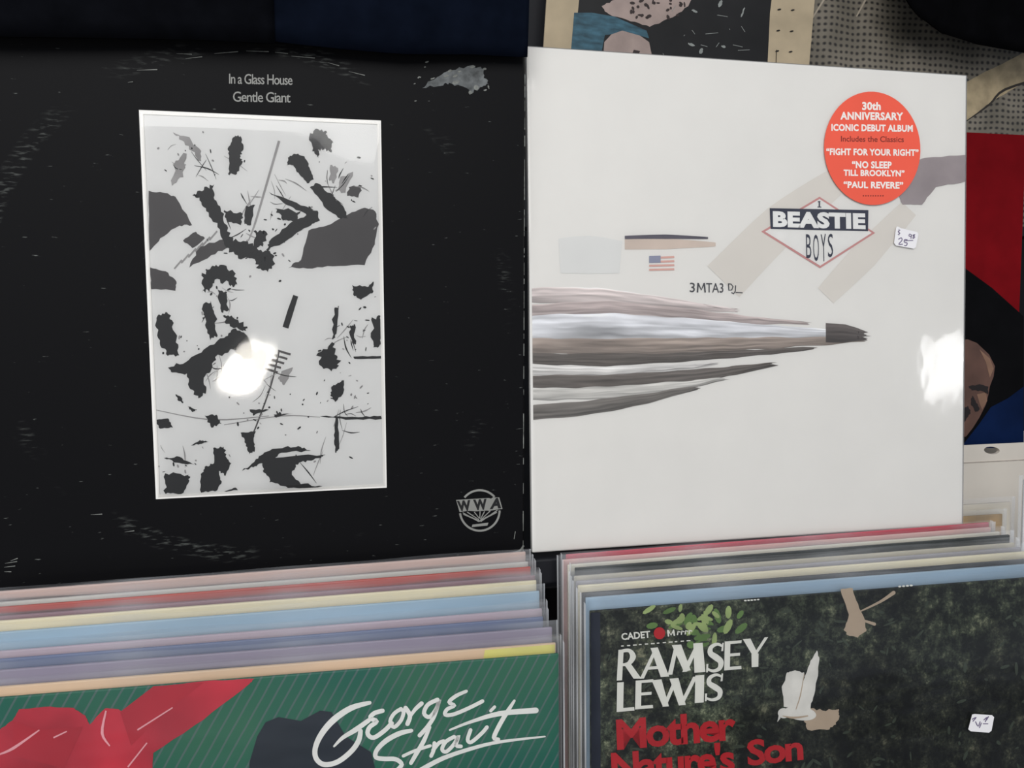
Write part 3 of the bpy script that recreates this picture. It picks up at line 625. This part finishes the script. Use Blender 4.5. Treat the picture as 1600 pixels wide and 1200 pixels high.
for si, (sp, wd, rgb) in enumerate(strokes):
    Pn = [Vector(p) for p in sp]; nx, nv = 60, 14; i0 = len(V)
    for a_ in range(nx + 1):
        u = a_ / nx * (len(Pn) - 1); k = min(int(u), len(Pn) - 2); t = u - k
        p0, p1, p2, p3 = Pn[max(k - 1, 0)], Pn[k], Pn[k + 1], Pn[min(k + 2, len(Pn) - 1)]
        q = .5 * ((2 * p1) + (p2 - p0) * t + (2 * p0 - 5 * p1 + 4 * p2 - p3) * t * t + (3 * p1 - p0 - 3 * p2 + p3) * t ** 3)
        ww = wd[k] + (wd[k + 1] - wd[k]) * t
        for b_ in range(nv + 1):
            v = b_ / nv - .5
            xx = q.x + (14 * noise.noise((b_ * 1.7, si * 3.1, 2)) if a_ > nx * .8 else 0) * (a_ / nx)
            p = plw((xx, q.y + v * ww + 2.0 * noise.noise((q.x * .03, v * 3, si))))
            V.append((max(p[0], .0017), -.0002 - .00002 * si, p[1]))
            br = 1 + .30 * noise.noise((q.x * .008, v * 7 + si * 3, 7)) + .12 * noise.noise((q.x * .03, v * 14, si)) - .25 * v
            VC.append(lin([max(0, min(255, c_ * br)) for c_ in rgb]))
    for a_ in range(nx):
        for b_ in range(nv):
            k = i0 + a_ * (nv + 1) + b_; F.append((k, k + nv + 1, k + nv + 2, k + 1))
st = link('brush_strokes', V, F, vcol_mat('silver_stroke_print'), cw)
ca = st.data.color_attributes.new('print', 'FLOAT_COLOR', 'POINT')
for k, cc in enumerate(VC): ca.data[k].color = cc
st['label'] = 'silver, bronze and charcoal brush strokes printed across the sleeve'
ink = Ink(plw, 0); ink.strip([(1130, 440), (1220, 350), (1310, 280)], [70, 64, 40], 5, False); ink.build('pale_stroke', paper('pale_beige_print', (216, 211, 204), .45, .03, 25), cw); ink = Ink(plw, 0); ink.strip([(1290, 462), (1350, 400), (1420, 326)], [34, 44, 30], 5, False)
ink.build('pale_stroke', paper('pale_beige_print', (216, 211, 204), .45, .03, 25), cw)
ink = Ink(plw, 1); ink.blob([(1420, 255), (1445, 247), (1508, 242), (1508, 284), (1462, 292), (1440, 320), (1410, 320), (1400, 300)], .8, 31)
ink.build('grey_stroke', paper('mauve_grey_print', (152, 142, 144), .45, .18, 30), cw)
ink = Ink(plw, 1); ink.strip([(976, 371), (1040, 370), (1106, 372)], [5, 7, 3], 4, False); ink.build('dark_stroke', paper('dark_bar_print', (84, 80, 92), .45, .2, 40), cw)
ink = Ink(plw, 0); ink.strip([(976, 382), (1040, 381), (1118, 382)], [16, 17, 6], 4, False); ink.build('buff_stroke', paper('buff_print', (206, 190, 178), .45, .12, 25), cw)
ink = Ink(plw, 0); ink.strip([(874, 400), (920, 398), (970, 402)], [54, 60, 50], 4, False); ink.build('faint_stroke', paper('faint_print', (218, 218, 216), .45, .02, 25), cw)
# small striped flag mark
ink = Ink(plw, 1)
for k in range(4): ink.poly([(1014 + (18 if k < 2 else 0), 401 + k * 6.4), (1053, 400 + k * 6.4), (1053.5, 403 + k * 6.4), (1014 + (18 if k < 2 else 0), 404 + k * 6.4)])
ink.build('flag_stripes', paper('flag_red', (214, 166, 156), .45), cw)
ink = Ink(plw, 1); ink.poly([(1014, 400), (1032, 399.5), (1032, 410.5), (1014, 411)]); ink.build('flag_corner', paper('flag_blue', (138, 142, 164), .45), cw)
ink = Ink(plw, 1); ink.text('3', (1077.5, 456.5), (1085.5, 456.7), (1077.5, 441.5), .006); ink.text('TA3', (1103, 457), (1130, 457.5), (1103, 442), .006)
for p in (((1089.5, 457), (1090.5, 442)), ((1090.5, 442.5), (1095.5, 453), (1100, 442.5)), ((1100, 442), (1101.5, 457))): ink.strip(p, 2.4, 0, False)
ink.strip([(1138, 443.5), (1138.5, 453.5), (1143, 453), (1145, 448), (1142, 444), (1137, 443.5)], 1.7, 0, False); ink.strip([(1149, 446), (1148.5, 455), (1146, 459), (1142.5, 457)], 1.7, 0, False); ink.strip([(1149, 457), (1160, 457.5)], 1.8, 0, False)
NAVY = paper('navy_print', (44, 48, 66), .45, .06, 40)
ink.build('registration_lettering', paper('charcoal_print', (62, 62, 68), .45), cw, 'dark lettering')
# diamond logo
ink = Ink(plw, 1)
D = [(1280, 307.5), (1367, 364), (1281, 419), (1189, 362)]
ink.poly(D); ink.build('diamond', paper('diamond_rose', (196, 138, 136), .45, .06, 40), cw)
ink = Ink(plw, 2)
cxx, cyy = 1280, 363
def inset(p, f): return (cxx + (p[0] - cxx) * f, cyy + (p[1] - cyy) * f)
ink.poly([inset(p, .935) for p in D]); ink.build('diamond_field', paper('diamond_white', (226, 225, 222), .45), cw)
ink = Ink(plw, 3); ink.poly([(1202, 325.5), (1356, 328.5), (1355.5, 361.5), (1203.5, 358)])
ink.text('B', (1259, 403), (1267, 404), (1258.5, 366), .0); ink.text('O', (1270, 408), (1279, 409), (1269.5, 366), .0); ink.text('Y', (1282.5, 409), (1290.5, 408), (1281.5, 366.5), .0); ink.text('S', (1293, 403), (1301, 401), (1292.5, 366.5), .0)
ink.strip([(1279.5, 314.5), (1279.5, 324)], 2.2, 0, False); ink.strip([(1276.5, 323.6), (1282.5, 323.8)], 1.4, 0, False); ink.strip([(1277, 315.5), (1281, 315)], 1.4, 0, False)
ink.build('logo_panel', NAVY, cw, 'navy logo panel and narrow capitals')
ink = Ink(plw, 4); ink.text('BEASTIE', (1207, 355.2), (1351.5, 358.8), (1206.5, 329.8), .055, 0, 1.06)
ink.build('logo_lettering', paper('logo_white', (230, 230, 228), .45), cw, 'heavy white capitals on navy')
# shrink wrap skin, with bulging sides
wm = box_mesh(-.0003, S + .0002, -.0011, .0048, -.0002, S + .0002, .0016); wm.materials.append(WRAP)
wo = bpy.data.objects.new('shrink_wrap', wm); COL.objects.link(wo); wo.parent = ws; wo['label'] = 'clear shrink wrap'
# promotional oval sticker
so = Ink(plw, 0); E = ellipse((1361, 232.5), 75, 88.5, -.07, 56)
P2 = [plw(p) for p in E]; n = len(P2)
stk = link('promotional_sticker', [(a, -.0012, b_) for a, b_ in P2] + [(a, -.0014, b_) for a, b_ in P2], [list(range(n)), list(range(2 * n - 1, n - 1, -1))] + [(k, (k + 1) % n, n + (k + 1) % n, n + k) for k in range(n)], paper('sticker_orange', (236, 92, 70), .4, .05, 20), ws)
stk['label'] = 'orange oval sticker with white lettering'
ink = Ink(plw, 0); ink.y = -.0015
SWP = paper('sticker_white_print', (240, 232, 226), .45, .02)
def row(t, x0, x1, yt, yb, b_=.04): i_ = Ink(plw, 0); i_.y = -.0015; i_.text(t, (x0, yb), (x1, yb + (x1 - x0) * .012), (x0, yt), b_, 0, 1.06); i_.build('white_lettering', SWP, stk)
row('30th', 1345, 1374, 160, 173); row('ANNIVERSARY', 1311, 1409, 175.5, 188); row('ICONIC DEBUT ALBUM', 1297, 1424, 194.5, 205.5)
row('\u201cFIGHT FOR YOUR RIGHT\u201d', 1289, 1433, 232, 243); row('\u201cNO SLEEP', 1329, 1391, 252, 263.5); row('TILL BROOKLYN\u201d', 1316, 1411, 265.5, 275.5); row('\u201cPAUL REVERE\u201d', 1316, 1409, 283.5, 294.5)
ink = Ink(plw, 0); ink.y = -.0015
ink.text('Includes the Classics', (1312, 222), (1410, 223), (1312, 213), .012)
ink.build('dark_lettering', paper('sticker_dark_print', (128, 44, 36), .45, .02), stk); ink = Ink(plw, 0); ink.y = -.0015
for k in range(9): ink.strip([(1346 + k * 3.8, 306.5), (1348 + k * 3.8, 306.5)], 1.6, 0, False)
ink.build('fine_print', paper('sticker_dark_print', (128, 44, 36)), stk)
price_sticker('price_sticker', [(1400, 354), (1406, 357), (1431, 363), (1433, 366), (1429, 386), (1426, 389), (1398, 384), (1395, 380), (1398, 357)], MW, plw, ws, -.0012, 'small white price sticker with blue handwriting',
  [([(1404, 360), (1401, 362.5), (1404, 365), (1401, 367)], 1.1), ([(1402.5, 358.5), (1402.5, 368)], .8), ([(1402, 374), (1406, 372), (1407, 376), (1402, 382), (1408, 382)], 1.4), ([(1415, 375), (1411, 375), (1411, 379), (1415, 380), (1414, 384), (1411, 384)], 1.4), ([(1412, 376.5), (1424, 376)], 1.2),
   ([(1422, 368), (1419, 366), (1418, 369), (1421, 370), (1422, 367), (1421, 373)], 1.2), ([(1427, 367), (1424, 368), (1427, 371), (1424, 373), (1425, 370), (1427, 367)], 1.2)], (90, 96, 158))

# ------------------------------------------------------------------ neighbouring row at the far right edge
record('white record of the next row, cut by the right edge of the picture', (.4190, .055, .0150), 0, LEAN, pm('clean_white', (226, 226, 224)), 72, False, .004, 'records of the next row')

# ------------------------------------------------------------------ white box with the red sleeve, behind on the right
BXM = paper('white_cardboard', (234, 226, 214), .6, .05, 14)
bx = empty('cardboard_box', Matrix.Translation((0, 0, .69))); tag(bx, 'white cardboard box with a hand hole, behind the white sleeve', 'box')
zt = BZ - .005 - .69; x0, x1, y0, y1 = .30, .72, .300, .56; hx, hz, ha, hb = .611, zt - .0075, .0105, .0042
n = 24; hole = [(hx + ha * math.cos(2 * math.pi * k / n), hz + hb * math.sin(2 * math.pi * k / n) - (math.cos(2 * math.pi * k / n)) * .0012) for k in range(n)]
V = []; F = []
sq = []
for k in range(n):
    a = 2 * math.pi * k / n; c_, s_ = math.cos(a), math.sin(a); sc2 = 1 / max(abs(c_), abs(s_)); sq.append((hx + .016 * c_ * sc2, hz + .0068 * s_ * sc2))
V += [(a, y0, b_) for a, b_ in hole] + [(a, y0, b_) for a, b_ in sq] + [(a, y0 + .004, b_) for a, b_ in hole]
F += [(k, n + k, n + (k + 1) % n, (k + 1) % n) for k in range(n)] + [(k, (k + 1) % n, 2 * n + (k + 1) % n, 2 * n + k) for k in range(n)]
i = len(V)
V += [(x0, y0, 0), (x1, y0, 0), (x1, y0, zt), (x0, y0, zt), (hx - .016, y0, 0), (hx - .016, y0, zt), (hx + .016, y0, 0), (hx + .016, y0, zt), (hx - .016, y0, hz - .0068), (hx + .016, y0, hz - .0068), (hx - .016, y0, hz + .0068), (hx + .016, y0, hz + .0068)]
F += [(i, i + 4, i + 5, i + 3), (i + 6, i + 1, i + 2, i + 7), (i + 4, i + 6, i + 9, i + 8), (i + 10, i + 11, i + 7, i + 5)]
link('front_panel', V, F, BXM, bx)
box('inner_liner', (x0 + .004, x1 - .004, y0 + .005, y0 + .008, .004, zt - .016), BXM, bx)
for a, b_ in ((x0, x0 + .004), (x1 - .004, x1)): box('side_panel', (a, b_, y0 + .0005, y1, 0, zt), BXM, bx)
box('back_panel', (x0, x1, y1, y1 + .004, 0, zt), BXM, bx); box('bottom_panel', (x0, x1, y0 + .0005, y1, 0, .004), BXM, bx)
box('crease', (x0, x1, y0 - .0006, y0, zt - .0205, zt - .0195), paper('crease_grey', (188, 178, 168), .7, .3, 60), bx)
# red sleeve with a printed head in a black hat
rx1 = .668; MR = frame((rx1 - S, .330, .0272), 0, 1.5); plr = Plane(MR)
rs = empty('record_sleeve', MR); tag(rs, 'dark red record sleeve with a printed head, standing in the white box', 'record sleeve')
cr = box('cover', (0, S, 0, .003, 0, S), paper('dark_red_card', (122, 12, 20), .6, .14, 30, .05), rs, .0006)
ink = Ink(plr, 0); ink.poly([(1380, 395), (1470, 395), (1509, 420), (1550, 450), (1599, 494), (1599, 700), (1380, 700)]); ink.build('black_shape', paper('hat_black', (13, 13, 15), .7, .2, 30, .05), cr, 'black hat shape')
ink = Ink(plr, 1); ink.poly([(1599, 604), (1575, 622), (1548, 636), (1530, 662), (1500, 700), (1599, 700)]); ink.build('blue_shape', paper('deep_blue', (12, 30, 66), .6, .3, 20, .05), cr, 'deep blue cloth shape')
ink = Ink(plr, 2); ink.poly([(1440, 560), (1470, 535), (1511, 530), (1526, 536), (1545, 554), (1554, 572), (1552, 588), (1546, 604), (1544, 616), (1540, 632), (1530, 652), (1520, 668), (1509, 682), (1470, 690), (1440, 640)])
ink.build('brown_shape', paper('printed_brown', (98, 70, 60), .6, .25, 30), cr, 'brown printed head')
ink = Ink(plr, 3); ink.blob([(1512, 604), (1530, 600), (1544, 604), (1543, 616), (1534, 611), (1518, 610)], 1, 41); ink.blob([(1518, 618), (1524, 626), (1530, 640), (1524, 644), (1516, 630)], 1, 42); ink.blob([(1500, 640), (1512, 634), (1516, 646), (1506, 660)], 1.5, 43); ink.build('dark_marks', paper('printed_dark', (28, 20, 20), .6), cr)
ink = Ink(plr, 3); ink.poly([(1526, 616), (1540, 613), (1542, 626), (1534, 640), (1530, 630)]); ink.poly([(1530, 546), (1546, 560), (1552, 576), (1546, 590), (1540, 566)]); ink.build('light_marks', paper('printed_tan', (142, 108, 88), .6, .2, 40), cr)

# ------------------------------------------------------------------ two picture sleeves high up at the back
CRE = paper('aged_cream', (196, 178, 148), .7, .16, 22)
MA = frame((.158, .45, .1700), 0, 3, 0) @ Matrix.Rotation(R(3.5), 4, 'Y'); MA = frame((.118, .442, .30), 0, 1.0, 4.0); pla = Plane(MA)
sa = empty('picture_sleeve', MA); tag(sa, 'dark picture sleeve with a cream border, high up behind the white sleeve', 'record sleeve')
ca_ = box('cover', (0, S + .012, 0, .003, 0, S), CRE, sa, .0006)
def rect(i, a, b_, c2, d): i.poly([(a, b_), (c2, b_), (c2, d), (a, d)])
ink = Ink(pla, 0); ink.poly([(934, -285), (1238, -265), (1203, 20), (1198, 125), (892, 125)]); ink.build('dark_print', paper('near_black_print', (20, 19, 20), .5, .5, 25), ca_)
ink = Ink(pla, 1); ink.poly([(897, 20), (925, 20), (960, 26), (1010, 48), (1014, 60), (980, 50), (945, 55), (940, 80), (892, 80)]); ink.build('teal_print', paper('teal_grey_print', (58, 96, 112), .5, .5, 60, stretch=(1, 1, 3)), ca_)
ink = Ink(pla, 2); ink.blob([(940, 10), (960, 0), (985, -20), (1085, -20), (1075, 10), (1050, 28), (1015, 42), (985, 34), (950, 22)], 1.5, 51); ink.poly([(942, 95), (944, 66), (955, 54), (972, 48), (1000, 56), (1014, 66), (1020, 95)])
ink.build('pinkish_print', paper('pinkish_grey_print', (176, 156, 148), .5, .15, 40), ca_)
ink = Ink(pla, 3)
for k in range(26): ink.poly(ellipse((rnd.uniform(985, 1070), rnd.uniform(-2, 28)), rnd.uniform(2, 5), rnd.uniform(1.2, 3), rnd.uniform(0, 3), 7))
ink.poly([(990, 78), (1000, 80), (998, 84), (988, 83)]); ink.build('dark_spots', paper('spot_brown', (54, 42, 40), .5, .3, 60), ca_)
ink = Ink(pla, 3)
for p in ((1125, 6, 3, 6), (1085, 18, 5, 2), (1095, 80, 3, 5), (1130, 73, 4, 2), (1080, 70, 6, 2), (1160, 20, 1.5, 9)): ink.blob(ellipse(p[:2], p[2], p[3], .4, 7), .8, int(p[0]), 2)
for k in range(12): x = rnd.uniform(1010, 1190); y = rnd.uniform(0, 90); ink.strip([(x, y), (x + rnd.uniform(-20, 20), y + rnd.uniform(-6, 12))], .8, 0, False)
ink.build('pale_flecks', paper('fleck_grey', (150, 154, 150), .5, .2, 60), ca_)
ink = Ink(pla, 3)
for y in (15, 48, 80): ink.poly(ellipse((1218 - y * .05, y), 3.2, 1.3, -.2, 8)); ink.poly(ellipse((1239 - y * .05, y + 1), 3.2, 1.3, -.2, 8))
ink.strip([(1213, 78), (1212, 110)], 1, 0, False); ink.build('edge_marks', paper('mark_black', (36, 32, 28), .6), ca_)
MB2 = frame((.455, .455, .250), 0, 1.0, 0); plb = Plane(MB2)
m = bpy.data.materials.new('coarse_knit_print'); m.use_nodes = True; nt = m.node_tree; N = nt.nodes; L = nt.links
b = N['Principled BSDF']; b.inputs['Roughness'].default_value = .6
tc = N.new('ShaderNodeTexCoord'); mp = N.new('ShaderNodeMapping'); mp.inputs['Rotation'].default_value = (R(90), 0, 0); L.new(tc.outputs['Object'], mp.inputs[0])
nn = N.new('ShaderNodeTexNoise'); nn.inputs['Scale'].default_value = 30; L.new(tc.outputs['Object'], nn.inputs['Vector'])
ad = N.new('ShaderNodeMixRGB'); ad.blend_type = 'ADD'; ad.inputs[0].default_value = .012; L.new(mp.outputs[0], ad.inputs[1]); L.new(nn.outputs[1], ad.inputs[2])
def wave(direction, scale):
    wv_ = N.new('ShaderNodeTexWave'); wv_.wave_type = 'BANDS'; wv_.bands_direction = direction; wv_.inputs['Scale'].default_value = scale
    wv_.inputs['Distortion'].default_value = 5; wv_.inputs['Detail'].default_value = 2; wv_.inputs['Detail Scale'].default_value = .45
    L.new(tc.outputs['Object'], wv_.inputs['Vector']); return wv_.outputs[1]
mw = N.new('ShaderNodeMath'); mw.operation = 'MULTIPLY'; L.new(wave('Z', 42), mw.inputs[0])
ma = N.new('ShaderNodeMath'); ma.operation = 'MULTIPLY_ADD'; ma.inputs[1].default_value = .75; ma.inputs[2].default_value = .25; L.new(wave('X', 40), ma.inputs[0]); L.new(ma.outputs[0], mw.inputs[1])
bk = N.new('ShaderNodeValToRGB'); bk.color_ramp.elements[0].position = .25; bk.color_ramp.elements[0].color = lin((138, 130, 116)); bk.color_ramp.elements[1].position = .85; bk.color_ramp.elements[1].color = lin((50, 46, 44)); L.new(mw.outputs[0], bk.inputs[0])
r2 = N.new('ShaderNodeValToRGB'); r2.color_ramp.elements[0].position = .35; r2.color_ramp.elements[0].color = (.45, .45, .43, 1); r2.color_ramp.elements[1].position = .65
n5 = N.new('ShaderNodeTexNoise'); n5.inputs['Scale'].default_value = 14; L.new(tc.outputs['Object'], n5.inputs['Vector']); L.new(n5.outputs[0], r2.inputs[0])
mx = N.new('ShaderNodeMixRGB'); mx.blend_type = 'MULTIPLY'; mx.inputs[0].default_value = 1; L.new(bk.outputs[0], mx.inputs[1]); L.new(r2.outputs[0], mx.inputs[2]); L.new(mx.outputs[0], b.inputs['Base Color'])
sb = empty('picture_sleeve', MB2); tag(sb, 'picture sleeve printed with a coarse knit pattern, above the dark red sleeve', 'record sleeve')
cbk = box('cover', (0, S + .05, 0, .003, 0, S), m, sb, .0006)
ink = Ink(plb, 0); ink.blob([(1507, 190), (1507, 130), (1540, 112), (1600, 82), (1640, 70), (1640, 112), (1600, 128), (1560, 152)], 1, 61); ink.build('cream_fold', paper('cream_fold_print', (178, 160, 128), .6, .25, 60, stretch=(1, 1, 1)), cbk)
ink = Ink(plb, 1); ink.strip([(1507, 191), (1545, 164), (1570, 140), (1640, 118)], [1, 3, 4, 3], 4, False); ink.build('dark_fold_line', paper('fold_dark', (50, 44, 38), .6), cbk)
ink = Ink(plb, 1); ink.strip([(1246, 0), (1246, 100)], 4, 0, False); ink.build('dark_edge_line', paper('fold_dark', (50, 44, 38)), cbk)
ink = Ink(plb, 1)
for p in (((1290, -5), (1262, 40)), ((1268, 60), (1256, 92)), ((1352, 0), (1338, 26))): ink.strip(p, [3, 2], 0, False)
ink.build('pale_threads', paper('thread_pale', (176, 164, 146), .6), cbk)
# plain rail that carries the two picture sleeves
rl = empty('back_rail', Matrix.Translation((0, 0, BZ))); tag(rl, 'black rail behind the white box carrying the picture sleeves', 'rail')
box('rail_bar', (.05, .95, .435, .475, .236, .2485), LM, rl, .001)
box('rail_board', (.10, .90, .480, .490, .236, .68), LM, rl, .001)
for x in (.06, .92): box('post', (x, x + .02, .46, .48, .69 - BZ, .236), LM, rl, .001)

# ------------------------------------------------------------------ hanging cloths
def cloth(name, label, path, ztop, mat, seed, folds=.006, back=0.0):
    V = []; F = []; nx, nz_ = 60, 24
    for b_ in range(nz_ + 1):
        t = b_ / nz_
        for a_ in range(nx + 1):
            u = a_ / nx; k = u * (len(path) - 1); j = min(int(k), len(path) - 2); fr_ = k - j
            x = path[j][0] + (path[j + 1][0] - path[j][0]) * fr_; zb = path[j][2] + (path[j + 1][2] - path[j][2]) * fr_; y = path[j][1] + (path[j + 1][1] - path[j][1]) * fr_
            z = zb + (ztop - zb) * t
            y += folds * noise.noise((u * 5 + seed, t * 1.2, seed)) - (.006 * math.sin(min(t * 6, math.pi))) + back * t
            V.append((x, y, z))
    for b_ in range(nz_):
        for a_ in range(nx):
            k = b_ * (nx + 1) + a_; F.append((k, k + 1, k + nx + 2, k + nx + 1))
    o = link(name, V, F, mat, None, True); o.location = (0, 0, BZ)
    md = o.modifiers.new('thickness', 'SOLIDIFY'); md.thickness = .0025
    tag(o, label, 'cloth'); return o
CL1 = paper('midnight_cloth', (9, 10, 14), .9, .3, 60, .02, .3); CL2 = paper('navy_cloth', (10, 15, 26), .9, .25, 60, .02, .3); CL3 = paper('black_cloth', (9, 9, 11), .9, .3, 40, .02, .3)
cloth('hanging_cloth', 'near black cloth hanging over the upper left of the black sleeve', [(-.42, -.004, .290), (-.33, -.004, .2915), (-.277, -.003, .2930), (-.21, -.002, .297), (-.146, -.001, .2985)], .52, CL1, 2, .003)
cloth('hanging_cloth', 'dark navy cloth hanging above the middle of the black sleeve', [(-.149, -.001, .3000), (-.11, -.001, .2980), (-.074, 0, .2975), (-.04, .001, .3), (-.002, .002, .3010)], .52, CL2, 9, .003)
o = cloth('hanging_cloth', 'black cloth drooping into the upper right corner over the knit pattern', [(.52, .40, .56), (.545, .40, .508), (.57, .40, .484), (.60, .40, .468), (.65, .40, .458), (.72, .40, .452), (.80, .40, .456)], .72, CL3, 5)
cr_ = empty('cloth_rail', Matrix.Translation((0, 0, BZ))); tag(cr_, 'dark rail above the picture from which the cloths hang', 'rail')
box('rail_bar', (-.6, .95, -.03, .02, .52, .55), LM, cr_, .002)
